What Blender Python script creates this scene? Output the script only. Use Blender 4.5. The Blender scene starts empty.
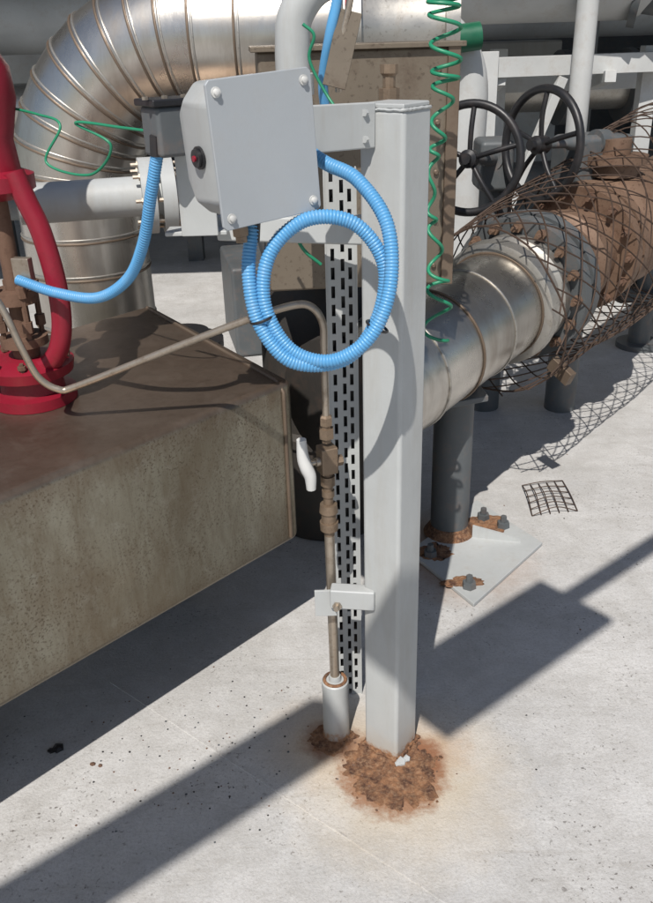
import bpy, bmesh, math, random
from mathutils import Vector, Matrix, noise
random.seed(7)
scn=bpy.context.scene
COL=scn.collection
V=Vector

# ------------------------------------------------------------------ materials
def nt(name):
    m=bpy.data.materials.new(name); m.use_nodes=True
    t=m.node_tree; b=t.nodes["Principled BSDF"]
    return m,t,b
def N(t,typ,**kw):
    n=t.nodes.new(typ)
    for k,v in kw.items(): setattr(n,k,v)
    return n
def noise_n(t,vec,scale,detail=6,rough=.6,dist=0):
    n=N(t,"ShaderNodeTexNoise"); n.inputs["Scale"].default_value=scale
    n.inputs["Detail"].default_value=detail; n.inputs["Roughness"].default_value=rough
    n.inputs["Distortion"].default_value=dist
    t.links.new(vec,n.inputs["Vector"]); return n.outputs["Fac"]
def ramp(t,fac,a,b,ca=(0,0,0,1),cb=(1,1,1,1)):
    r=N(t,"ShaderNodeValToRGB"); e=r.color_ramp.elements
    e[0].position=a; e[1].position=b; e[0].color=ca; e[1].color=cb
    t.links.new(fac,r.inputs["Fac"]); return r.outputs["Color"]
def mix(t,fac,a,b,blend='MIX'):
    m=N(t,"ShaderNodeMix",data_type='RGBA',blend_type=blend)
    for s,v in ((0,fac),(6,a),(7,b)):
        if isinstance(v,(int,float)): m.inputs[s].default_value=v
        elif isinstance(v,tuple): m.inputs[s].default_value=v if len(v)==4 else (*v,1)
        else: t.links.new(v,m.inputs[s])
    return m.outputs[2]
def math_n(t,op,a,b=0.0,c=None):
    m=N(t,"ShaderNodeMath",operation=op)
    for i,v in enumerate((a,b,c)):
        if v is None: continue
        if isinstance(v,(int,float)): m.inputs[i].default_value=v
        else: t.links.new(v,m.inputs[i])
    return m.outputs[0]
def bump(t,b,h,strength=.3,dist=.002):
    n=N(t,"ShaderNodeBump"); n.inputs["Strength"].default_value=strength
    n.inputs["Distance"].default_value=dist
    t.links.new(h,n.inputs["Height"]); t.links.new(n.outputs[0],b.inputs["Normal"])
def pos(t):
    return N(t,"ShaderNodeNewGeometry").outputs["Position"]
def mapped(t,scale):
    m=N(t,"ShaderNodeMapping"); m.inputs["Scale"].default_value=scale
    t.links.new(pos(t),m.inputs["Vector"]); return m.outputs[0]

def weathered(name,col,dirt=(.12,.08,.05),amount=.35,rough=.5,metal=0,scale=25,bumps=.15,streak=False,speck=.0,var=.25,foot=None):
    m,t,b=nt(name); p=pos(t)
    big=noise_n(t,p,scale*.25,5); 
    c1=mix(t,ramp(t,big,.3,.75),tuple(x*(1-var) for x in col),tuple(min(1,x*(1+var*.4)) for x in col))
    dn=noise_n(t,mapped(t,(scale,scale,scale*.15)) if streak else p,1 if streak else scale,8,.7)
    c2=mix(t,math_n(t,'MULTIPLY',ramp(t,dn,.5,.78),amount),c1,dirt)
    if speck>0:
        sp=noise_n(t,p,scale*7,3,.5)
        c2=mix(t,math_n(t,'MULTIPLY',ramp(t,sp,.60,.68),speck),c2,tuple(x*.5 for x in dirt))
    if foot:
        s=N(t,"ShaderNodeSeparateXYZ"); t.links.new(p,s.inputs[0])
        zz=math_n(t,'ADD',s.outputs["Z"],math_n(t,'MULTIPLY_ADD',noise_n(t,p,35,8,.7),-.09,.045))
        f=ramp(t,zz,foot*.3,foot,(1,1,1,1),(0,0,0,1)); c2=mix(t,f,c2,(.27,.12,.06))
        f2=ramp(t,zz,foot,foot*3.2,(1,1,1,1),(0,0,0,1)); c2=mix(t,math_n(t,'MULTIPLY',f2,.22),c2,(.5,.36,.2))
    t.links.new(c2,b.inputs["Base Color"])
    b.inputs["Metallic"].default_value=metal
    r=math_n(t,'MULTIPLY_ADD',dn,.35,rough-.15); t.links.new(r,b.inputs["Roughness"])
    bump(t,b,noise_n(t,p,scale*5,6,.7),bumps,.001)
    return m

M={}
M['grey']=weathered("grey_paint",(.45,.465,.46),(.28,.23,.17),.38,.45,0,14,.35,streak=True,speck=.0,var=.16)
M['postgrey']=weathered("post_paint",(.45,.465,.46),(.30,.26,.20),.40,.45,0,13,.5,streak=True,var=.16,foot=.024)
M['plate']=weathered("grey_plate_paint",(.37,.395,.415),(.3,.28,.25),.28,.42,0,14,.25,var=.12)
M['white']=weathered("white_paint",(.56,.57,.56),(.25,.18,.12),.45,.5,0,10,.2)
M['dgrey']=weathered("dark_grey_paint",(.10,.11,.115),(.3,.15,.08),.3,.5,0,20,.2)
M['black']=weathered("black_paint",(.018,.018,.02),(.08,.05,.04),.3,.4,0,20,.2)
M['red']=weathered("red_paint",(.28,.010,.028),(.10,.01,.01),.6,.42,0,20,.3)
M['blue']=weathered("blue_conduit_pvc",(.10,.33,.60),(.30,.32,.34),.28,.38,0,30,.1,var=.12)
M['green']=weathered("green_pvc",(.02,.25,.13),(.1,.1,.1),.2,.4,0,30,.1)
M['dgreen']=weathered("green_paint",(.01,.12,.06),(.1,.1,.1),.2,.4,0,30,.1)
M['steel']=weathered("stained_stainless",(.44,.38,.31),(.13,.08,.05),.8,.35,.7,40,.2)
M['brass']=weathered("corroded_brass",(.27,.20,.14),(.09,.055,.035),.75,.5,.55,60,.5)
M['rustymetal']=weathered("rusty_metal",(.18,.105,.07),(.06,.03,.02),.75,.75,.2,40,.9)
M['rustyflange']=weathered("rust_stained_casting",(.22,.14,.095),(.09,.042,.025),.9,.6,.3,14,.6,speck=.5)
M['clad']=weathered("aluminium_cladding",(.64,.61,.56),(.22,.155,.10),.6,.27,.94,8,.3,streak=True,speck=.0,var=.35)
M['clad2']=weathered("dull_cladding",(.50,.48,.44),(.22,.165,.115),.65,.40,.8,14,.3,speck=.3)
M['seam']=weathered("seam_band",(.20,.15,.11),(.10,.06,.04),.6,.5,.5,30,.2)
M['tan']=weathered("tan_cladding",(.20,.165,.125),(.085,.055,.038),.8,.5,.35,12,.3,speck=.4)
M['wire']=weathered("rusty_wire",(.085,.055,.04),(.04,.025,.02),.6,.7,.4,50,.3)
M['plastic_w']=weathered("white_handle",(.60,.60,.58),(.3,.3,.3),.2,.4,0,30,.1)
M['dark']=weathered("sooty_dark_metal",(.05,.045,.04),(.10,.06,.04),.6,.6,.2,18,.4)  # brown-black metal tone, mottled by noise

def duct_mat():
    m,t,b=nt("stained_duct_cladding"); p=pos(t)
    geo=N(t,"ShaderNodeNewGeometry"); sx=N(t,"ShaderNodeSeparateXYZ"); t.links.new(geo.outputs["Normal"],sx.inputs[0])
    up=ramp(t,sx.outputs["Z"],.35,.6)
    side=mix(t,ramp(t,noise_n(t,p,2.5,6,.55),.3,.7),(.22,.20,.15),(.36,.345,.28))
    st=noise_n(t,mapped(t,(34,34,7)),1,9,.78,.5)
    side=mix(t,math_n(t,'MULTIPLY',ramp(t,st,.44,.68),.55),side,(.14,.105,.065))
    st2=noise_n(t,mapped(t,(5,5,2.2)),1,8,.7,.4)
    side=mix(t,math_n(t,'MULTIPLY',ramp(t,st2,.46,.68),.6),side,(.15,.11,.07))
    lt=noise_n(t,p,13,9,.78,.4)
    side=mix(t,math_n(t,'MULTIPLY',ramp(t,lt,.54,.72),.4),side,(.46,.45,.39))
    spk=noise_n(t,p,175,3,.6)
    spa=ramp(t,noise_n(t,p,5,5,.7),.35,.6)
    side=mix(t,math_n(t,'MULTIPLY',math_n(t,'MULTIPLY',ramp(t,spk,.54,.62),spa),.7),side,(.09,.065,.045))
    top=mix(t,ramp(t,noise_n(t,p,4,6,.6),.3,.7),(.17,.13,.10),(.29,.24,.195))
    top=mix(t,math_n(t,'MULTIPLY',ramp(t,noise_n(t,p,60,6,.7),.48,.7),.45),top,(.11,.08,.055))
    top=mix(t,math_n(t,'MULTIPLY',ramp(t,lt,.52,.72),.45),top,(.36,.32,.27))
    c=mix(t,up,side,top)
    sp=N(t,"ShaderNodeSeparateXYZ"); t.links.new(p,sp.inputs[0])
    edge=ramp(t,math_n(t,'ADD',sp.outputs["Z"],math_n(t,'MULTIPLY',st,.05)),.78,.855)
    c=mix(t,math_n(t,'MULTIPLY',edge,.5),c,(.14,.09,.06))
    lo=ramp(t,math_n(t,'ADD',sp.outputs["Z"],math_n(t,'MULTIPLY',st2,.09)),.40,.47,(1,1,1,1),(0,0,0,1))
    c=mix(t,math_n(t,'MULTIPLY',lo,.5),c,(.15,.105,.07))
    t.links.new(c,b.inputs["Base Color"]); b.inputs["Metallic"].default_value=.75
    t.links.new(math_n(t,'MULTIPLY_ADD',lt,.45,.18),b.inputs["Roughness"])
    bump(t,b,noise_n(t,p,3.5,3,.5),.5,.014)
    return m
M['duct']=duct_mat()

def rust_mat():
    m,t,b=nt("flaking_rust"); p=pos(t)
    n1=noise_n(t,p,24,10,.75); n2=noise_n(t,p,110,6,.7)
    c=mix(t,ramp(t,n1,.40,.60),(.07,.032,.020),(.28,.14,.07))
    c=mix(t,math_n(t,'MULTIPLY',ramp(t,n2,.48,.66),.6),c,(.36,.23,.14))
    t.links.new(c,b.inputs["Base Color"]); b.inputs["Roughness"].default_value=.95
    bump(t,b,n2,.9,.005); return m
M['rust']=rust_mat()

def deck_mat():
    m,t,b=nt("painted_deck"); p=pos(t)
    c=mix(t,ramp(t,noise_n(t,p,1.7,6,.6),.3,.7),(.44,.435,.425),(.61,.60,.585))
    c=mix(t,math_n(t,'MULTIPLY',ramp(t,noise_n(t,p,6,10,.78),.40,.70),.7),c,(.36,.345,.32))
    c=mix(t,math_n(t,'MULTIPLY',ramp(t,noise_n(t,p,26,9,.78,.6),.5,.72),.4),c,(.68,.67,.65))
    c=mix(t,math_n(t,'MULTIPLY',ramp(t,noise_n(t,p,150,4,.6),.48,.70),.42),c,(.29,.275,.25))
    c=mix(t,math_n(t,'MULTIPLY',ramp(t,noise_n(t,mapped(t,(3,22,1)),1,8,.7,1.2),.56,.72),.4),c,(.29,.265,.235))
    clus=ramp(t,noise_n(t,p,2.6,5,.7),.47,.60)
    sp=noise_n(t,p,85,4,.6)
    c=mix(t,math_n(t,'MULTIPLY',math_n(t,'MULTIPLY',ramp(t,sp,.60,.65),clus),.75),c,(.09,.075,.065))
    def stain(cx,cy,r0,r1,col,amt,ns=22,na=.12):
        nonlocal c
        mp=N(t,"ShaderNodeMapping"); mp.inputs["Location"].default_value=(-cx,-cy,0); t.links.new(p,mp.inputs["Vector"])
        ln=N(t,"ShaderNodeVectorMath",operation='LENGTH'); t.links.new(mp.outputs[0],ln.inputs[0])
        d=math_n(t,'ADD',ln.outputs["Value"],math_n(t,'MULTIPLY_ADD',noise_n(t,p,ns,8,.7),na,-na*.5))
        f=ramp(t,d,r0,r1,(1,1,1,1),(0,0,0,1))
        c=mix(t,math_n(t,'MULTIPLY',f,amt),c,col)
    stain(.16,1.49,.05,.32,(.60,.47,.29),.55,9,.2)
    stain(-.03,1.62,.02,.18,(.50,.36,.22),.6,12,.15)
    stain(.24,1.58,.02,.12,(.42,.26,.14),.6,16,.16)
    stain(.135,1.50,.105,.145,(.29,.145,.075),.92,34,.12)
    stain(.19,1.55,.05,.09,(.25,.11,.055),.9,30,.10)
    stain(.06,1.58,.03,.07,(.31,.165,.085),.7,30,.10)
    stain(-.015,1.615,.035,.085,(.20,.085,.042),.9,35,.08)
    stain(.42,2.45,.10,.32,(.30,.18,.11),.75,18,.2)
    t.links.new(c,b.inputs["Base Color"]); b.inputs["Roughness"].default_value=.65
    bump(t,b,math_n(t,'ADD',noise_n(t,p,14,9,.75),math_n(t,'MULTIPLY',noise_n(t,p,160,3),.25)),.6,.007)
    return m
M['deck']=deck_mat()

# ------------------------------------------------------------------ mesh helpers
def group(name,loc=(0,0,0)):
    e=bpy.data.objects.new(name,None); e.location=loc; e.empty_display_size=.05
    COL.objects.link(e); return e
def mk(name,verts,faces,mat,parent=None,smooth=False,sharp=None):
    me=bpy.data.meshes.new(name); me.from_pydata([tuple(v) for v in verts],[],faces)
    bm=bmesh.new(); bm.from_mesh(me); bmesh.ops.recalc_face_normals(bm,faces=bm.faces); bm.to_mesh(me); bm.free()
    if smooth:
        me.polygons.foreach_set("use_smooth",[True]*len(me.polygons))
        try: me.set_sharp_from_angle(angle=math.radians(sharp or 40))
        except Exception: pass
    me.materials.append(M[mat] if isinstance(mat,str) else mat)
    o=bpy.data.objects.new(name,me); COL.objects.link(o)
    if parent:
        o.parent=parent; o.matrix_parent_inverse=Matrix.Translation(parent.location).inverted()
    return o
def box(name,c,size,mat,parent=None,rz=0,R=None,bv=0,seg=2):
    c=V(c); R=R or Matrix.Rotation(rz,3,'Z')
    vs=[c+R@V((x*size[0]/2,y*size[1]/2,z*size[2]/2)) for x in(-1,1) for y in(-1,1) for z in(-1,1)]
    fs=[(0,1,3,2),(4,6,7,5),(0,4,5,1),(2,3,7,6),(0,2,6,4),(1,5,7,3)]
    o=mk(name,vs,fs,mat,parent)
    if bv: 
        b=o.modifiers.new("bevel",'BEVEL'); b.width=bv; b.segments=seg
        if seg>1: o.data.polygons.foreach_set("use_smooth",[True]*6); b.harden_normals=True
    return o
def bar(name,p0,p1,w,h,mat,parent=None,bv=0.002):
    p0,p1=V(p0),V(p1); d=(p1-p0); L=d.length; x=d/L
    up=V((0,0,1)) if abs(x.z)<.95 else V((0,1,0))
    y=up.cross(x).normalized(); z=x.cross(y)
    R=Matrix((x,y,z)).transposed()
    return box(name,(p0+p1)/2,(L,w,h),mat,parent,R=R,bv=bv)
def frame(d):
    d=V(d).normalized(); up=V((0,0,1)) if abs(d.z)<.95 else V((1,0,0))
    x=up.cross(d).normalized(); y=d.cross(x); return x,y,d
def lathe(name,p0,d,prof,mat,parent=None,seg=32,smooth=True,rot=0):
    p0=V(p0); x,y,d=frame(d); vs=[];fs=[]
    for t,r in prof:
        for i in range(seg):
            a=2*math.pi*i/seg+rot; vs.append(p0+d*t+(x*math.cos(a)+y*math.sin(a))*r)
    n=len(prof)
    for j in range(n-1):
        for i in range(seg):
            k=(i+1)%seg; fs.append((j*seg+i,j*seg+k,(j+1)*seg+k,(j+1)*seg+i))
    fs.append(tuple(range(seg))[::-1]); fs.append(tuple((n-1)*seg+i for i in range(seg)))
    return mk(name,vs,fs,mat,parent,smooth,35)
def cyl(name,p0,p1,r,mat,parent=None,seg=24,r1=None,ch=0):
    p0,p1=V(p0),V(p1); L=(p1-p0).length; r1=r if r1 is None else r1
    pr=[(0,r),(L,r1)] if not ch else [(0,r-ch),(ch,r),(L-ch,r1),(L,r1-ch)]
    return lathe(name,p0,p1-p0,pr,mat,parent,seg,seg>8)
def catmull(pts,n=10,closed=False):
    P=[V(p) for p in pts]; out=[]
    m=len(P); rng=range(m if closed else m-1)
    for i in rng:
        if closed: a,b,c,d=P[i-1],P[i],P[(i+1)%m],P[(i+2)%m]
        else:
            b,c=P[i],P[i+1]; a=P[i-1] if i>0 else b*2-c; d=P[i+2] if i+2<m else c*2-b
        for k in range(n):
            t=k/n
            out.append(.5*((2*b)+(c-a)*t+(2*a-5*b+4*c-d)*t*t+(3*b-a-3*c+d)*t**3))
    if not closed: out.append(P[-1])
    return out
def resample(P,step):
    out=[P[0].copy()]; acc=0
    for i in range(len(P)-1):
        a,b=P[i],P[i+1]; L=(b-a).length
        if L<1e-9: continue
        t=step-acc
        while t<=L:
            out.append(a+(b-a)*(t/L)); t+=step
        acc=L-(t-step)
    out.append(P[-1].copy()); return out
def sweep(name,P,r,mat,parent=None,seg=12,closed=False,split=False,smooth=True):
    P=[V(p) for p in P]; n=len(P); T=[]
    for i in range(n):
        if closed: T.append((P[(i+1)%n]-P[i-1]).normalized())
        else: T.append((P[min(i+1,n-1)]-P[max(i-1,0)]).normalized())
    x,y,_=frame(T[0]); rings=[]
    for i in range(n):
        x=(x-T[i]*x.dot(T[i])).normalized(); y=T[i].cross(x)
        rr=r(i) if callable(r) else r
        rings.append([P[i]+(x*math.cos(2*math.pi*k/seg)+y*math.sin(2*math.pi*k/seg))*rr for k in range(seg)])
    vs=[];fs=[]
    if split:
        for i in range(n-1):
            o=len(vs); vs+=rings[i]+rings[i+1]
            for k in range(seg): fs.append((o+k,o+(k+1)%seg,o+seg+(k+1)%seg,o+seg+k))
    else:
        for q in rings: vs+=q
        for i in range(n if closed else n-1):
            j=(i+1)%n
            for k in range(seg): fs.append((i*seg+k,i*seg+(k+1)%seg,j*seg+(k+1)%seg,j*seg+k))
        if not closed: fs.append(tuple(range(seg))[::-1]); fs.append(tuple((n-1)*seg+k for k in range(seg)))
    return mk(name,vs,fs,mat,parent,smooth,60)
def torus(name,c,ax,R,r,mat,parent=None,n=40,seg=10):
    x,y,_=frame(ax); c=V(c)
    return sweep(name,[c+(x*math.cos(2*math.pi*i/n)+y*math.sin(2*math.pi*i/n))*R for i in range(n)],r,mat,parent,seg,True)
def prism(name,poly,z0,z1,mat,parent=None,bv=0,seg=3):
    n=len(poly); vs=[(x,y,z0) for x,y in poly]+[(x,y,z1) for x,y in poly]
    fs=[tuple(range(n))[::-1],tuple(range(n,2*n))]+[(i,(i+1)%n,n+(i+1)%n,n+i) for i in range(n)]
    o=mk(name,vs,fs,mat,parent)
    if bv:
        b=o.modifiers.new("bevel",'BEVEL'); b.width=bv; b.segments=seg; b.harden_normals=True
        o.data.polygons.foreach_set("use_smooth",[True]*len(fs))
    return o
def joinm(name,objs,parent=None):
    bm=bmesh.new(); mats=[]
    for o in objs:
        t=o.data; off=len(mats); mats+=list(t.materials)
        k=len(bm.faces); bm.from_mesh(t); bm.faces.ensure_lookup_table()
        for f in bm.faces[k:]: f.material_index+=off
    me=bpy.data.meshes.new(name); bm.to_mesh(me); bm.free()
    for mm in mats: me.materials.append(mm)
    r=bpy.data.objects.new(name,me); COL.objects.link(r)
    for o in objs: bpy.data.objects.remove(o)
    if parent: r.parent=parent; r.matrix_parent_inverse=Matrix.Translation(parent.location).inverted()
    return r
def bolts(name,c,ax,R,n,r,h,mat,parent,off=0):
    x,y,d=frame(ax); c=V(c); L=[]
    for i in range(n):
        a=2*math.pi*(i+off)/n; p=c+(x*math.cos(a)+y*math.sin(a))*R
        L.append(lathe("b",p-d*h/2,d,[(0,r*.5),(h*.12,r*.5),(h*.12,r),(h*.3,r),(h*.3,r*.55),(h*.7,r*.55),(h*.7,r),(h*.88,r),(h*.88,r*.5),(h,r*.5)],mat,None,6,False))
    return joinm(name,L,parent)

# ------------------------------------------------------------------ deck
vs=[(-60,-20,0),(60,-20,0),(60,150,0),(-60,150,0)]
deck=mk("ship_deck",vs,[(0,1,2,3)],'deck')
g=group("deck_weld_seam",(-.3,1.6,0))
P=resample([V((-.62,1.86,.0)),V((-.10,1.425,.0)),V((.9,.59,0))],.012)
sweep("bead",[p+V((random.uniform(-.001,.001),random.uniform(-.001,.001),-.0020)) for p in P],.0042,'deck',g,6)

# ------------------------------------------------------------------ support post
PA=math.radians(-37)
g=group("support_post",(.137,1.60,0))
pc=V((.139,1.605,0))
box("square_tube",pc+V((0,0,.742)),(.094,.094,1.484),'postgrey',g,rz=PA,bv=.009,seg=4)
box("end_cap",pc+V((0,0,1.4885)),(.088,.088,.009),'grey',g,rz=PA,bv=.003)
R=Matrix.Rotation(PA,3,'Z')
cor=[pc+R@V((x*.046,y*.046,1.483)) for x,y in((-1,-1),(1,-1),(1,1),(-1,1))]
wp=resample([cor[0],cor[1],cor[2],cor[3],cor[0]],.006)
sweep("cap_weld",[p+V((0,0,random.uniform(-.0008,.0008))) for p in wp],.0030,'grey',g,6)
cor=[pc+R@V((x*.049,y*.049,.005)) for x,y in((-1,-1),(1,-1),(1,1),(-1,1))]
wp=resample([cor[0],cor[1],cor[2],cor[3],cor[0]],.005)
rr_=[random.uniform(.003,.009) for _ in wp]
sweep("corroded_foot_weld",[p+V((random.uniform(-.002,.002),random.uniform(-.002,.002),random.uniform(-.002,.003))) for p in wp],lambda i:rr_[i],'rust',g,7)
bar("box_bracket",(-.035,1.475,1.462),(.10,1.575,1.458),.008,.075,'grey',g,.003)
for zz in (1.437,1.480): lathe("bracket_bolt",(.085,1.558,zz),(-.05,-.07,0),[(0,.006),(.007,.006)],'grey',g,6,False)
bar("lower_arm",(.09,1.66,1.262),(-.20,1.74,1.262),.05,.05,'grey',g,.005)
bar("pipe_clip_arm",(.10,1.585,.455),(.0,1.60,.455),.034,.05,'grey',g,.004)
bar("pipe_clip_tab",(-.012,1.60,.40),(-.012,1.60,.47),.05,.006,'grey',g,.001)
lathe("clip_bolt",(.015,1.585,.44),(-.2,-.95,0),[(0,.011),(.009,.011),(.009,.006),(.02,.006)],'steel',g,6,False)

def lump(name,cx,cy,rx,ry,h,mat,parent,seed,n=72,rings=18,rim=.0,z0=0):
    vs=[(cx,cy,h*.5+z0)];fs=[]
    for j in range(1,rings+1):
        q=j/rings
        for i in range(n):
            a=2*math.pi*i/n; dx,dy=math.cos(a),math.sin(a)
            e=1+.30*noise.noise(V((dx*1.6+seed,dy*1.6,seed)))+.22*noise.noise(V((dx*5,dy*5+seed,3)))+.12*noise.noise(V((dx*14,dy*14+seed,3)))
            x=cx+dx*rx*q*e; y=cy+dy*ry*q*e
            z=h*.5*(1-q**3)+rim*math.exp(-((q-.88)/.07)**2)*(.5+noise.noise(V((dx*4,dy*4,seed))))
            z+=.0040*noise.noise(V((x*50,y*50,seed)))*(1-q*.5)+.003*noise.noise(V((x*150,y*150,seed)))
            z=max(z,.0010) if j<rings else -.002
            vs.append((x,y,z+z0))
    for i in range(n): fs.append((0,1+i,1+(i+1)%n))
    for j in range(rings-1):
        for i in range(n):
            a=1+j*n+i;b=1+j*n+(i+1)%n; fs.append((a,a+n,b+n,b))
    return mk(name,vs,fs,mat,parent,True,80)
lump("rusted_foot",.136,1.520,.118,.118,.006,'rust',g,2.3,n=110,rims=None) if False else lump("rusted_foot",.136,1.520,.118,.118,.006,'rust',g,2.3,n=110,rings=24,rim=.006)
fl=[]
for i in range(46):
    a=random.uniform(0,6.28); r=random.uniform(.07,.14); x=.14+math.cos(a)*r; y=1.52+math.sin(a)*r; s=random.uniform(.002,.007)
    fl.append(lathe("f",(x,y,.001),(random.uniform(-.4,.4),random.uniform(-.4,.4),1),[(0,s),(.002,s*.8)],random.choice(['rust','rust','rustymetal']),None,5,False))
for x,y,s in((.16,1.532,.013),(.174,1.541,.010),(.15,1.526,.008)):
    fl.append(lathe("f",(x,y,.008),(.3,-.5,.7),[(0,s),(.004,s*.7)],'grey',None,5,False))
joinm("paint_and_rust_flakes",fl,g)

# ------------------------------------------------------------------ junction box
g=group("junction_box",(-.07,1.35,1.445))
ph=math.radians(35)
ux=V((math.cos(ph),math.sin(ph),0)); un=V((math.sin(ph),-math.cos(ph),0)); uz=V((0,0,1))
rt=math.radians(3.5)
ux,uz=(ux*math.cos(rt)+uz*math.sin(rt)),(uz*math.cos(rt)-ux*math.sin(rt))
BR=Matrix((ux,-un,uz)).transposed()
bc=V((-.078,1.35,1.449))
def bl(x,y,z): return bc+BR@V((x,y,z))
def octo(w,h,cx,y,ox=0):
    return [bl(ox+sx,y,sz) for sx,sz in((-w+cx,-h),(w-cx,-h),(w,-h+cx),(w,h-cx),(w-cx,h),(-w+cx,h),(-w,h-cx),(-w,-h+cx))]
def loft(name,secs,mat,parent,bv=0):
    n=len(secs[0]); vs=[p for s in secs for p in s]; fs=[tuple(range(n))]
    for j in range(len(secs)-1):
        for i in range(n): fs.append((j*n+i,j*n+(i+1)%n,(j+1)*n+(i+1)%n,(j+1)*n+i))
    fs.append(tuple((len(secs)-1)*n+i for i in range(n)))
    o=mk(name,vs,fs,mat,parent)
    if bv:
        b=o.modifiers.new("bevel",'BEVEL'); b.width=bv; b.segments=3; b.harden_normals=True; b.limit_method='ANGLE'
        o.data.polygons.foreach_set("use_smooth",[True]*len(fs))
    return o
loft("cover_plate",[octo(.090,.105,.006,-.005),octo(.090,.105,.006,.001)],'plate',g,.0015)
loft("housing",[octo(.078,.096,.026,.0015),octo(.080,.098,.026,.095),octo(.060,.074,.022,.150)],'grey',g,.007)
for i,(sx,sz) in enumerate(((-1,-1),(1,-1),(1,1),(-1,1))):
    lathe("cover_screw_%d"%(i+1),bl(sx*.075,-.0052,sz*.088),un,[(0,.0075),(.002,.0075),(.002,.005),(.006,.0046),(.007,.003)],'plastic_w',g,16)
side=-ux
lathe("side_plug",bl(-.0795,.060,-.005),side,[(0,.017),(.004,.017),(.004,.0135),(.009,.0135),(.009,.007),(.0095,.007)],'black',g,20)
lathe("plug_pin",bl(-.089,.060,-.005),side,[(0,.0045),(.003,.0045)],'red',g,12)
lathe("brass_gland",bl(-.040,.035,-.092),-uz,[(0,.014),(.012,.014),(.012,.011),(.02,.011),(.02,.0135),(.034,.0135),(.036,.010),(.045,.010)],'brass',g,6,False)

# ------------------------------------------------------------------ blue coiled conduit
def ribbed(name,pts,r,mat,parent,step=.0018,amp=.0006,seg=14):
    P=resample(catmull(pts,14),step)
    return sweep(name,P,lambda i:r+(amp if (i%3) else -amp*1.3),mat,parent,seg,smooth=True)
g=group("blue_cable_conduit",(0,1.36,1.22))
pts=[(-.108,1.39,1.330),(-.117,1.365,1.255),(-.103,1.35,1.175),(-.052,1.345,1.112),(.035,1.36,1.108),(.09,1.375,1.17),(.103,1.38,1.26),
     (.056,1.385,1.328),(-.02,1.38,1.338),(-.08,1.37,1.29),(-.094,1.358,1.21),(-.056,1.352,1.133),(.012,1.345,1.112),(.076,1.34,1.152),(.110,1.35,1.23),(.108,1.38,1.325),(.064,1.43,1.388),(.015,1.47,1.41),(-.02,1.50,1.43)]
ribbed("hose",pts,.0112,'blue',g)
for c,ax in (((-.1,1.356,1.185),(.3,0,-1)),((.090,1.358,1.165),(.5,0,1))):
    torus("cable_tie",c,ax,.019,.0024,'black',g,20,6)
lathe("hose_ferrule",(-.107,1.392,1.335),(-.1,-.15,-1),[(0,.0125),(.03,.0125),(.032,.011)],'black',g,16)
g=group("blue_cable_conduit",(-.4,1.7,1.2))
ribbed("hose",[(-.285,1.6,1.42),(-.31,1.62,1.34),(-.34,1.65,1.25),(-.39,1.70,1.17),(-.47,1.75,1.12),(-.57,1.8,1.12),(-.66,1.84,1.14)],.0110,'blue',g)

g=group("limit_switch_unit",(-.27,1.64,1.45))
box("body",(-.26,1.63,1.455),(.085,.07,.085),'dgrey',g,rz=ph,bv=.008,seg=3)
box("lid",(-.262,1.628,1.503),(.095,.08,.012),'black',g,rz=ph,bv=.003)
for dx in (-.03,.0,.03): lathe("lid_screw",(-.262+dx,1.600+dx*.7,1.509),(0,0,1),[(0,.006),(.005,.006)],'steel',g,6,False)
cyl("gland",(-.285,1.6,1.415),(-.282,1.598,1.45),.014,'black',g,6)
bar("mounting_plate",(-.23,1.66,1.41),(-.23,1.66,1.26),.07,.008,'grey',g,.002)
bar("mounting_foot",(-.30,1.70,1.262),(-.18,1.70,1.262),.06,.008,'grey',g,.002)

# ------------------------------------------------------------------ impulse tubing + valve + socket
g=group("instrument_tubing",(0,1.64,.9))
tp=[(-.72,1.745,1.20),(-.67,1.74,1.11),(-.642,1.735,1.02),(-.622,1.745,.95),(-.585,1.75,.918),(-.54,1.75,.925),(-.296,1.70,1.028),(-.144,1.67,1.090),(-.055,1.645,1.122),(-.02,1.64,1.118),(0,1.64,1.085),(.001,1.64,1.03),(.001,1.64,.90),(.001,1.64,.87)]
sweep("bent_tube",resample(catmull(tp,12),.008),.0078,'steel',g,14)
g=group("needle_valve",(0,1.64,.75))
lathe("upper_fittings",(0.001,1.64,.885),(0,0,-1),[(0,.010),(.004,.014),(.022,.014),(.022,.0105),(.03,.0105),(.03,.017),(.052,.017),(.054,.011),(.062,.011)],'brass',g,6,False)
box("valve_body",(0.001,1.64,.782),(.038,.036,.062),'brass',g,rz=.4,bv=.003)
lathe("side_port",(.018,1.645,.775),(1,.3,0),[(0,.012),(.016,.012)],'brass',g,6,False)
lathe("lower_fittings",(0.001,1.64,.752),(0,0,-1),[(0,.011),(.01,.011),(.01,.016),(.032,.016),(.032,.011),(.045,.011),(.045,.014),(.06,.014),(.062,.011),(.08,.011),(.08,.019),(.10,.021),(.10,.017),(.125,.017),(.125,.021),(.145,.020),(.147,.012),(.16,.012)],'brass',g,18)
lathe("stem",(-.015,1.63,.782),(-.9,-.4,0),[(0,.010),(.01,.010),(.01,.006),(.03,.006)],'steel',g,12)
hp=[(-.052,1.615,.842),(-.050,1.615,.80),(-.043,1.613,.775),(-.036,1.612,.755),(-.035,1.612,.725)]
sweep("lever_handle",catmull(hp,6),lambda i:.0105+.004*math.sin(i*.13),'plastic_w',g,10)
g=group("deck_socket_pipe",(0,1.64,.2))
cyl("riser_pipe",(.001,1.64,.60),(.004,1.64,.185),.0115,'steel',g,20)
lathe("socket",(.004,1.64,0),(0,0,1),[(0,.036),(.01,.033),(.14,.032),(.15,.033),(.172,.033),(.176,.029),(.176,.016),(.19,.014)],'postgrey',g,28)
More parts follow.
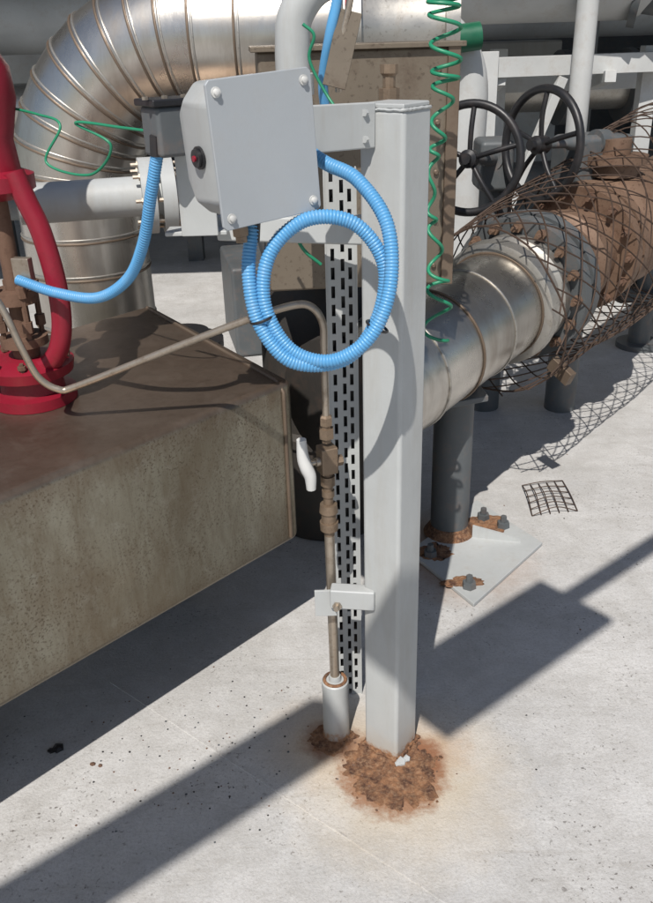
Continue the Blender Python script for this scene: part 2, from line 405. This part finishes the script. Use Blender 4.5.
torus("rust_ring",(.004,1.64,.176),(0,0,1),.026,.0045,'rust',g,28,8)
lump("rusted_weld",-.008,1.622,.062,.052,.010,'rust',g,5.1,50,10,rim=.005)

# ------------------------------------------------------------------ perforated cable tray
g=group("perforated_cable_tray",(.04,1.79,.7))
y=1.785; z0,z1=.0,1.36; L=[]
def flat(x0,x1,za,zb,yy=y,d=.003): return box("s",((x0+x1)/2,yy,(za+zb)/2),(x1-x0,d,zb-za),'grey')
for x0,x1 in((.012,.0205),(.0285,.0415),(.0495,.0575),(.0655,.0735)): L.append(flat(x0,x1,z0,z1))
z=z0
while z<z1:
    L.append(flat(.0205,.0285,z,z+.014)); L.append(flat(.0415,.0495,z+.018,z+.032)); L.append(flat(.0575,.0655,z,z+.014))
    z+=.040
L.append(box("s",(.0105,y+.010,.68),(.003,.026,1.36),'grey')); L.append(box("s",(.075,y+.010,.68),(.003,.026,1.36),'grey'))
joinm("slotted_channel",L,g)
box("cable_backing",(.043,y+.024,.68),(.062,.006,1.35),'black',g)  # added black sheet, its colour stands in for shade inside the slots
for i,zz in enumerate((1.25,.95,.6)):
    sweep("cable_%d"%i,catmull([(.03+i*.012,y+.012,zz+.05),(.032+i*.012,y+.014,.5),(.03+i*.012,y+.012,.01)],8),.005,'black',g,8)

# ------------------------------------------------------------------ big clad duct
g=group("clad_rectangular_duct",(-.6,1.7,.36))
A=(-1.45,.55);B=(-.08,2.0);C=(-.558,2.716);D=(-2.0,1.15)
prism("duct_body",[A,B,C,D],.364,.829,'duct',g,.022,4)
def lerp(a,b,t): return tuple(a[i]+(b[i]-a[i])*t for i in range(len(a)))
u=V((.69,.725,0)); 
def rim(name,k,w,mat):
    b0=V((B[0],B[1],0))-u*k; c0=V((C[0],C[1],0))-u*k
    o=V((.725,-.69,0))*.002
    P=[b0+o+V((0,0,.385)),b0+o+V((0,0,.808)),b0+V((-.018,.018,.830)),c0+V((.02,-.02,.830))]
    sweep(name,resample(catmull(P,1),.02),w,mat,g,8)
rim("end_seam",.035,.0055,'seam')
for i,(px,py) in enumerate(((-.62,2.35),(-1.25,1.55))):
    box("saddle_%d"%(i+1),(px,py,.18),(.10,.30,.36),'dark',g,rz=math.radians(50),bv=.004)

# ------------------------------------------------------------------ large elbow pipe (clad)
g=group("insulated_elbow_pipe",(-.80,2.9,0))
r=.205; Rb=.46; ex,ey=-.80,2.95; zc=1.14
P=[V((ex,ey,z)) for z in (.0,.25,.5,.72,.90,1.02)]
cb=V((ex+Rb,ey,zc))
NG=10
for i in range(NG+1):
    a=math.pi-(math.pi/2)*i/NG; P.append(V((cb.x+Rb*math.cos(a),ey-.06*(i/NG)**2,cb.z+Rb*math.sin(a))))
e=P[-1]
for k in (.12,.26,.42): P.append(e+V((k,-.03*k,0)))
sweep("cladding",P,r,'clad',g,48,split=True)
for i,p in enumerate(P[1:-1]):
    q=P[i+2]-P[i]; torus("seam_%d"%i,p,q,r+.001,.0040,'seam',g,48,6)
    torus("swage_%d"%i,p+q.normalized()*.012,q,r+.0005,.0035,'clad2',g,48,6)
e=P[-1]; dx=V((1,-.03,0)).normalized()
lathe("reducer_and_flange",e,dx,[(0,.205),(.01,.215),(.03,.215),(.03,.20),(.06,.20),(.06,.17),(.12,.15),(.3,.15),(.3,.19),(.34,.19)],'clad2',g,40)
torus("red_band",e+dx*.02,dx,.215,.006,'red',g,48,8)
lathe("foot_collar",(ex,ey,0),(0,0,1),[(0,.25),(.02,.25),(.05,.22),(.08,.215)],'black',g,40)
g=group("black_flanged_stub",(-.5,2.75,0))
lathe("stub",(-.50,2.95,0),(0,0,1),[(0,.10),(.6,.10),(.6,.14),(.63,.14),(.63,.09),(.66,.09)],'black',g,32)

# ------------------------------------------------------------------ red valve with yoke
g=group("red_gate_valve",(-.68,1.875,.83))
W=[(-.64,1.875,1.36),(-.622,1.872,1.30),(-.602,1.87,1.237),(-.588,1.87,1.13),(-.590,1.87,1.035),(-.61,1.87,.965),(-.65,1.88,.925),(-.72,1.9,.905)]
P=resample(catmull(W,10),.01)
sweep("yoke_arm",P,.023,'red',g,12)
sweep("yoke_arm_far",[V((-1.44-p.x,p.y+.1,p.z)) for p in P],.023,'red',g,12)
lathe("bonnet",(-.70,1.92,1.30),(0,0,1),[(0,.05),(.02,.085),(.05,.085),(.06,.06),(.12,.055),(.20,.075),(.26,.072),(.30,.05),(.55,.045)],'red',g,28)
lathe("gland_housing",(-.70,1.92,.83),(0,0,1),[(0,.10),(.025,.10),(.03,.075),(.06,.07),(.07,.10),(.095,.105),(.11,.06)],'red',g,28)
lathe("stem_and_packing",(-.70,1.92,.93),(0,0,1),[(0,.03),(.04,.032),(.04,.055),(.06,.055),(.06,.022),(.14,.022),(.14,.05),(.17,.05),(.17,.02),(.38,.02)],'rustymetal',g,18)
bolts("gland_bolts",(-.70,1.92,1.06),(0,0,1),.045,4,.012,.14,'rustymetal',g,.4)
bar("position_indicator",(-.67,1.86,1.16),(-.63,1.85,1.16),.02,.05,'steel',g)
bolts("bonnet_bolts",(-.70,1.92,.925),(0,0,1),.088,8,.010,.05,'rustymetal',g,.2)

# ------------------------------------------------------------------ right hand clad pipeline
g=group("insulated_pipeline",(.4,2.6,.71))
p0=V((.319,2.5,.715)); ax=V((1.13,1.4,.161)).normalized()
def at(t): return p0+ax*t
segs=[(-.40,-.17),(-.17,.03),(.03,.23),(.23,.42)]
for i,(a,b) in enumerate(segs):
    rr=.185-.0015*(i%2); lathe("cladding_%d"%i,at(a),ax,[(0,rr),(b-a,rr)],'clad',g,48)
    torus("lap_seam_%d"%i,at(b),ax,.1865,.004,'seam' if i%2 else 'clad2',g,48,6)
lathe("inlet_flange",at(-.44),ax,[(0,.18),(0,.205),(.04,.205),(.04,.18)],'dark',g,40)
sweep("side_seam",[at(-.1)+V((-.02,-.187,.02)).normalized()*.186,at(.42)+V((-.02,-.187,.02)).normalized()*.186],.003,'seam',g,6)
lathe("collar",at(.42),ax,[(0,.19),(.012,.215),(.05,.22),(.06,.20),(.12,.19),(.13,.205),(.17,.205),(.18,.19)],'clad2',g,48)
lathe("flange_near",at(.60),ax,[(0,.19),(0,.255),(.05,.255),(.05,.20),(.075,.20),(.075,.255),(.125,.255),(.125,.18)],'dgrey',g,48)
bolts("flange_bolts",at(.6625),ax,.228,16,.018,.22,'rustyflange',g)
lathe("spool",at(.72),ax,[(0,.17),(.06,.20),(.10,.20),(.12,.165),(.2,.165),(.22,.19),(.26,.19),(.28,.165),(.38,.165),(.45,.18)],'rustyflange',g,40)
lathe("flange_far",at(1.10),ax,[(0,.16),(0,.245),(.05,.245),(.05,.19),(.07,.19),(.07,.245),(.12,.245),(.12,.16)],'rustyflange',g,48)
bolts("flange_far_bolts",at(1.16),ax,.218,14,.018,.21,'rustymetal',g)
lathe("valve_body_far",at(1.22),ax,[(0,.16),(.08,.21),(.22,.25),(.36,.21),(.44,.17),(1.6,.17)],'rustyflange',g,40)
lathe("drain_boss",at(1.40)+V((0,0,.22)),(0,0,1),[(0,.10),(.05,.10),(.05,.13),(.08,.13),(.08,.06),(.14,.06)],'rustyflange',g,24)
bar("band_clamp_lug",at(.66)+V((.05,-.26,-.20)),at(.66)+V((.10,-.33,-.24)),.03,.05,'seam',g)

g=group("wire_mesh_guard",(1.0,3.3,.8))
X,Y_,_=frame(ax); L=[]
def cage(t,a):
    q=V((math.cos(a),math.sin(a),0))
    rr=.285+.06*(t-.4)+.03*noise.noise(V((t*2,q.x*1.2,q.y*1.2)))+.05*max(0,noise.noise(V((t*1.5+9,q.x,q.y))))
    p=at(t)+(X*math.cos(a)+Y_*math.sin(a))*rr
    return p+V((0,0,-.06*max(0,-math.sin(a))*(t-.3)))
t0,t1=.34,2.1; NH=17
for sgn in(-1,1):
    for i in range(NH):
        a0=2*math.pi*i/NH; P=[]
        k=60
        ta=t0+random.uniform(-.03,.05)
        for j in range(k+1):
            t=ta+(t1-ta)*j/k
            P.append(cage(t,a0+sgn*3.1*(t-t0)+.02*noise.noise(V((t*5,i*3.1,sgn)))))
        L.append(sweep("w",P,.0028,'wire',None,5,smooth=False))
for t in (t0+.03,t1): L.append(sweep("w",[cage(t,2*math.pi*i/48) for i in range(48)],.0035,'wire',None,5,True))
joinm("diamond_mesh",L,g)

g=group("pipe_support_pedestal",(.44,2.6,0))
sx,sy=.425,2.585
cyl("column",(sx,sy,.01),(sx,sy,.56),.066,'dgrey',g,36)
lathe("foot_weld",(sx,sy,.012),(0,0,1),[(0,.09),(.014,.080),(.035,.067)],'rust',g,28)
prism("base_plate",[(.27,2.46),(.44,2.15),(.735,2.49),(.56,2.80)],.0,.014,'grey',g,.003,1)
prism("saddle",[(.36,2.44),(.52,2.50),(.50,2.70),(.33,2.66)],.54,.56,'dgrey',g,.003,1)
def gus(name,a,b,h):
    a,b=V(a),V(b); d=(b-a).normalized(); n=V((-d.y,d.x,0))*.005
    vs=[a+n,b+n,a+n+V((0,0,h)),b+n+V((0,0,.012)),a-n,b-n,a-n+V((0,0,h)),b-n+V((0,0,.012))]
    return mk(name,vs,[(0,1,3,2),(4,6,7,5),(0,4,5,1),(2,3,7,6),(0,2,6,4),(1,5,7,3)],'grey',g)
gus("gusset_1",(.50,2.54,.014),(.66,2.50,.014),.045)
for i,(x,y2) in enumerate(((.56,2.66),(.62,2.60),(.44,2.24),(.34,2.43))):
    lathe("anchor_nut_%d"%i,(x,y2,.012),(0,0,1),[(0,.024),(.022,.022),(.022,.012),(.045,.011)],'dgrey',g,6,False)
lump("rust_patch",.43,2.27,.075,.032,.006,'rust',g,1.2,40,8,z0=.013)
lump("rust_patch_near",.36,2.45,.07,.06,.006,'rust',g,7.2,40,8,z0=.013)
lump("rust_patch_far",.56,2.62,.09,.07,.006,'rust',g,4.2,40,8,z0=.013)

def wheel(loc,axis,R,arms=5):
    g=group("valve_handwheel",loc); loc=V(loc); x,y,d=frame(axis)
    torus("rim",loc,axis,R,.016,'black',g,56,12)
    lathe("hub",loc-d*.03,d,[(0,.028),(.01,.034),(.06,.034),(.07,.02),(.09,.02)],'black',g,20)
    for i in range(arms):
        a=2*math.pi*i/arms+.3; q=loc+(x*math.cos(a)+y*math.sin(a))*R
        m=(loc+q)/2+d*.012
        sweep("spoke_%d"%(i+1),catmull([loc,m,q],6),.010,'black',g,8)
    lathe("stem",loc-d*.35,d,[(0,.05),(.06,.05),(.06,.03),(.2,.025),(.22,.016),(.37,.016)],'dgrey',g,18)
    return g
wheel((.575,3.38,1.165),(-.45,-.88,.12),.195)
wheel((.86,3.45,1.20),(-.86,-.5,.05),.20)
g=group("gate_valve_body",(.85,3.8,1.0))
bar("bonnet_block",(.66,3.72,1.10),(.80,3.72,1.10),.2,.2,'dgrey',g,.02)
bar("bonnet_block_rear",(1.0,3.62,1.1),(1.25,3.72,1.10),.2,.22,'dgrey',g,.02)
cyl("stub_leg",(.75,3.72,0),(.75,3.72,1.0),.07,'dgrey',g)
cyl("stub_leg_rear",(1.1,3.68,0),(1.1,3.68,1.0),.07,'dgrey',g)

# ------------------------------------------------------------------ enclosure behind post
g=group("clad_valve_enclosure",(.07,2.3,1.15))
box("panel_box",(.09,2.32,1.29),(.47,.30,.56),'tan',g,rz=.08,bv=.008)
box("lid_flange",(.09,2.32,1.575),(.50,.33,.012),'tan',g,rz=.08,bv=.002)
box("corner_trim",(.325,2.185,1.29),(.03,.012,.56),'seam',g,rz=.08,bv=.002)
for i in range(5): lathe("rivet_%d"%i,(.29,2.18,1.06+i*.115),(.1,-1,0),[(0,.007),(.003,.004)],'seam',g,10)
cyl("leg_2",(.2,2.36,0),(.2,2.36,1.02),.04,'dgrey',g)
g=group("dark_vertical_drum",(.03,2.7,0))
lathe("drum",(.0,2.76,0),(0,0,1),[(0,.20),(.02,.21),(.34,.21),(.36,.225),(.39,.225),(.41,.21),(.80,.21),(.90,.17),(1.02,.08)],'dark',g,40)
g=group("flanged_pipe",(-.3,2.35,1.25))
lathe("pipe",(-.75,2.2,1.24),(1,.25,0),[(0,.05),(.3,.05),(.3,.095),(.335,.095),(.335,.06),(.35,.06),(.35,.095),(.385,.095),(.385,.05),(.62,.05)],'grey',g,28)
bolts("studs",V((-.75,2.2,1.24))+V((1,.25,0)).normalized()*.3425,(1,.25,0),.078,8,.010,.12,'steel',g)
g=group("grey_pipe_elbow",(-.04,1.9,1.55))
sweep("elbow",catmull([(-.045,1.93,1.50),(-.045,1.93,1.58),(-.035,1.93,1.64),(.01,1.93,1.69),(.09,1.93,1.71),(.16,1.93,1.71)],8),.036,'grey',g,24)
lathe("coupling",(-.045,1.93,1.49),(0,0,1),[(0,.042),(.04,.042),(.042,.037)],'grey',g,24)
cyl("riser",(-.045,1.93,1.25),(-.045,1.93,1.5),.036,'grey',g)
g=group("blue_cable",(.03,1.8,1.6))
sweep("hose",resample(catmull([(.055,1.8,1.74),(.045,1.8,1.66),(.03,1.8,1.60),(.015,1.82,1.52),(.02,1.84,1.45)],8),.01),.010,'blue',g,12)
sweep("braid",resample(catmull([(.085,1.8,1.74),(.07,1.8,1.66),(.05,1.8,1.58),(.045,1.82,1.50)],8),.01),.007,'steel',g,10)
g=group("corroded_tag_plate",(.05,1.8,1.57))
bar("plate",(.035,1.78,1.51),(.07,1.80,1.64),.045,.004,'tan',g,.001)

g=group("green_coiled_tube",(.26,1.95,1.3))
P=[]
for i in range(560):
    q=i/559; z=1.66-q*.72; a=2*math.pi*13*(q**.75)
    rr=.020+.012*math.sin(q*7+1); cx=.262+.012*math.sin(q*9); P.append(V((cx+rr*math.cos(a),1.95+rr*math.sin(a)*.8,z+.012*math.sin(q*31))))
P=catmull([(.12,1.93,1.74),(.17,1.94,1.71),(.225,1.95,1.69),P[0]],8)[:-1]+P
sweep("tube",P,.0042,'green',g,8)
g=group("green_earth_wire",(-.5,1.8,1.4))
sweep("wire",catmull([(-.72,2.0,1.49),(-.58,1.9,1.47),(-.52,1.85,1.45),(-.56,1.85,1.38),(-.46,1.8,1.36),(-.40,1.75,1.42),(-.47,1.78,1.46),(-.36,1.7,1.455),(-.27,1.62,1.45)],14),.0028,'green',g,8)
g=group("green_earth_wire",(.02,1.75,1.5))
sweep("wire",catmull([(-.02,1.75,1.62),(.0,1.75,1.60),(-.01,1.76,1.56),(.02,1.75,1.50),(.05,1.72,1.46)],10),.003,'green',g,8)
g=group("green_earth_wire",(-.05,2.0,1.2))
sweep("wire",catmull([(-.10,2.0,1.26),(-.07,1.98,1.22),(-.04,1.97,1.16),(.0,1.98,1.12)],10),.004,'green',g,8)
g=group("sensor_fitting",(.12,1.66,1.52))
lathe("fitting",(.135,1.70,1.49),(0,0,1),[(0,.02),(.02,.02),(.02,.012),(.04,.012),(.045,.017),(.06,.017)],'brass',g,10)

# ------------------------------------------------------------------ debris
def debris(name,items):
    L=[]
    for x,y2,s,m in items:
        L.append(lathe("d",(x,y2,0),(random.uniform(-.2,.2),random.uniform(-.2,.2),1),[(0,s),(s*.35,s*random.uniform(.7,1.1)),(s*.6,s*.4)],m,None,random.choice((5,6,7)),False))
    return joinm(name,L)
it=[(-.70,1.615,.015,'black'),(-.715,1.608,.010,'black'),(-.60,1.56,.007,'rustymetal'),(-.58,1.555,.006,'rustymetal')]
for i in range(150):
    it.append((random.gauss(-.38,.20),random.gauss(1.62,.14),random.uniform(.001,.0032),random.choice(['black','rustymetal','dgrey'])))
for i in range(60):
    it.append((random.uniform(-.3,1.4),random.uniform(1.3,3.6),random.uniform(.001,.003),random.choice(['black','rustymetal'])))
debris("paint_chip_debris",it)
L=[]
for i in range(6):
    a=i/5
    L.append(sweep("w",catmull([lerp((.744,2.686,.004),(.758,2.916,.006),a),lerp((.83,2.70,.03),(.84,2.93,.012),a),lerp((.917,2.712,.004),(.923,2.947,.005),a)],4),.0022,'wire',None,4,smooth=False))
    L.append(sweep("w",catmull([lerp((.744,2.686,.004),(.917,2.712,.004),a),lerp((.75,2.8,.03),(.92,2.83,.012),a),lerp((.758,2.916,.006),(.923,2.947,.005),a)],4),.0022,'wire',None,4,smooth=False))
joinm("wire_mesh_scrap",L)  # thin bent wires crossing in a grid just above the deck

# ------------------------------------------------------------------ background plant
g=group("white_process_vessel",(1.0,5.2,1.7))
lathe("shell",(.35,5.0,1.93),(1,.1,0),[(0,.0),(.02,.12),(.10,.26),(.2,.30),(1.35,.30),(1.5,.24),(1.55,.1)],'white',g,48)
lathe("nozzle_flange",(1.6,5.1,1.78),(.6,-.2,-.1),[(0,.10),(.1,.10),(.1,.17),(.14,.17),(.14,.1),(.5,.1)],'dgrey',g,32)
g=group("steel_column",(1.435,5.0,0))
cyl("column",(1.39,4.85,0),(1.39,4.85,3.2),.055,'white',g)
g=group("steel_pipe_rack",(1.3,5.6,0))
for x,y2 in((.93,5.0),(1.10,5.6),(1.9,5.3),(2.6,5.6)): bar("leg",(x,y2,0),(x,y2,1.5),.09,.09,'white',g)
bar("rail",(.8,5.0,1.42),(3.2,5.4,1.42),.08,.10,'white',g)
bar("rail_rear",(.8,5.7,1.30),(3.2,5.9,1.30),.08,.10,'white',g)
bar("brace",(.95,5.02,.3),(1.35,5.06,1.36),.05,.05,'white',g)
for i in range(4): bar("cross_%d"%i,(1.0+i*.6,5.02,1.36),(1.1+i*.6,5.75,1.28),.06,.06,'white',g)
g=group("process_piping",(0,6,1))
cyl("pipe_1",(-4,6.2,1.2),(4.5,7.2,1.2),.16,'clad2',g,32)
cyl("pipe_2",(-4,6.9,1.75),(4.5,7.9,1.75),.22,'white',g,32)
cyl("pipe_3",(-4,6.0,.6),(4.5,6.9,.6),.12,'dgrey',g,32)
for x in(-2.5,-1,.5,2,3.5): bar("stanchion",(x,6.9,0),(x,6.9,2.4),.12,.12,'dgrey',g)
for x in(1.8,2.3,2.9):
    lathe("pipe_flange",(x,6.2+(x+4)*.1176,1.2),(8.5,1,0),[(0,.16),(0,.26),(.06,.26),(.06,.2),(.08,.2),(.08,.26),(.14,.26),(.14,.16)],'dgrey',g,32)
g=group("pump_skid",(-.2,4.6,0))
box("skid",(.0,4.9,.25),(1.1,.6,.5),'dgrey',g,rz=.2,bv=.02)
lathe("motor",(-.35,4.75,.72),(1,.2,0),[(0,.1),(.02,.2),(.5,.2),(.52,.22),(.56,.22),(.56,.1),(.8,.1)],'dgrey',g,32)
lathe("green_flange",(.46,4.3,1.55),(1,.1,.1),[(0,.06),(.1,.06),(.1,.15),(.13,.15),(.13,.06),(.3,.06)],'dgreen',g,32)
g=group("drain_valve_cluster",(1.9,4.4,0))
for k,(x,y2,h) in enumerate(((1.75,4.5,.55),(2.15,4.7,.7),(2.5,4.6,.5))):
    lathe("valve_%d"%k,(x,y2,0),(0,0,1),[(0,.12),(.03,.12),(.03,.06),(h*.5,.06),(h*.5,.13),(h*.6,.13),(h*.6,.05),(h,.05),(h,.11),(h+.03,.11)],'dgrey',g,24)
bar("header",(1.6,4.55,.3),(2.9,4.7,.3),.12,.12,'dark',g,.03)
g=group("white_pipe",(.7,4.4,1.6))
sweep("pipe",catmull([(.1,4.3,1.74),(.5,4.4,1.66),(.72,4.45,1.45),(.74,4.45,1.0),(.74,4.45,0)],8),.09,'white',g,24)
g=group("machinery_bulkhead",(0,11,0))
box("wall",(0,11,2.0),(26,.2,4),'dgrey',g)
for i in range(-12,13): box("stiffener",(i*1.05,10.86,2.0),(.08,.08,4),'dgrey',g)
box("wall_top_rail",(0,10.84,3.4),(26,.1,.12),'white',g)
for i,(x,w,h) in enumerate(((-3,1.4,2.2),(1.5,1.8,1.5),(4.2,1.2,2.6))):
    b=group("equipment_cabinet",(x,9.5,0)); box("cabinet",(x,9.5,h/2),(w,.8,h),'grey',b,bv=.02); box("door",(x,9.08,h/2),(w*.8,.03,h*.8),'white',b,bv=.01); box("plinth",(x,9.5,.05),(w+.1,.9,.1),'dgrey',b)
g=group("upper_platform",(1,7,3.3))  # platform added above the view to shade the background
box("grating_plate",(1,7.1,3.4),(16,6.2,.06),'dgrey',g)
for i in range(9): box("beam_%d"%i,(-6+i*1.8,7.1,3.27),(.1,6.2,.2),'white',g)
for x in(-6.5,8.5):
    for yy in (4.2,10.1): box("platform_column",(x,yy,1.6),(.18,.18,3.2),'white',g)

# unseen overhead lines, added and shaped to cast shade strips on the deck
el=math.radians(53); sh=V((.25,.968,0))
off=sh*(3.0/math.tan(el)); gd=V((.779,.627,0))
def ground_line(n,x):
    return V((x,(n+.627*x)/.779,0))
g=group("overhead_pipe",(-2,0,3))
a=ground_line(1.315,-.02)-off+V((0,0,3)); b=a-gd*5
cyl("pipe",b,a,.092,'white',g,24); cyl("drop_leg",b,V((b.x,b.y,0)),.092,'white',g,24)
g=group("overhead_cable_ladder",(.5,-.2,3))  # out-of-view bar added to darken the deck beside the post
a=ground_line(1.215,.20)-off+V((0,0,3)); b=ground_line(1.215,.76)-off+V((0,0,3))
bar("tray",a,b,.27,.03,'white',g)
e=b+gd*3.0
bar("support_arm",b-gd*.1+V((0,0,.04)),e+V((0,0,.04)),.05,.05,'white',g)
bar("post",e+V((0,0,.1)),V((e.x,e.y,0)),.1,.1,'white',g)

# ------------------------------------------------------------------ light, sky, camera
w=bpy.data.worlds.new("World"); scn.world=w; w.use_nodes=True
t=w.node_tree; bg=t.nodes["Background"]; sky=t.nodes.new("ShaderNodeTexSky"); sky.sky_type='NISHITA'; sky.sun_disc=False
az=math.atan2(-sh.x,-sh.y)
sky.sun_elevation=el; sky.sun_rotation=az%(2*math.pi)
t.links.new(sky.outputs[0],bg.inputs[0]); bg.inputs[1].default_value=.075
sl=bpy.data.lights.new("sun",'SUN'); sl.energy=4.7; sl.angle=math.radians(.5); sl.color=(1,.955,.90)
so=bpy.data.objects.new("sun",sl); COL.objects.link(so)
ld=V((sh.x*math.cos(el),sh.y*math.cos(el),-math.sin(el)))
so.rotation_euler=ld.to_track_quat('-Z','Y').to_euler(); so.location=(-3,-3,6)

cam=bpy.data.cameras.new("camera"); co=bpy.data.objects.new("camera",cam); COL.objects.link(co)
th=math.radians(26); c,s=math.cos(th),math.sin(th)
Fw=V((0,c,-s)); U=V((0,s,c)); Rt=V((1,0,0))
R2=(Rt-U*.03).normalized(); U2=(U+Rt*.03).normalized()
mw=Matrix((R2,U2,-Fw)).transposed().to_4x4(); mw.translation=V((0,0,1.6)); co.matrix_world=mw
cam.sensor_fit='VERTICAL'; cam.sensor_height=36; cam.lens=34; cam.clip_start=.05; cam.clip_end=500
scn.camera=co
scn.view_settings.view_transform='Standard'; scn.view_settings.look='None'; scn.view_settings.exposure=0
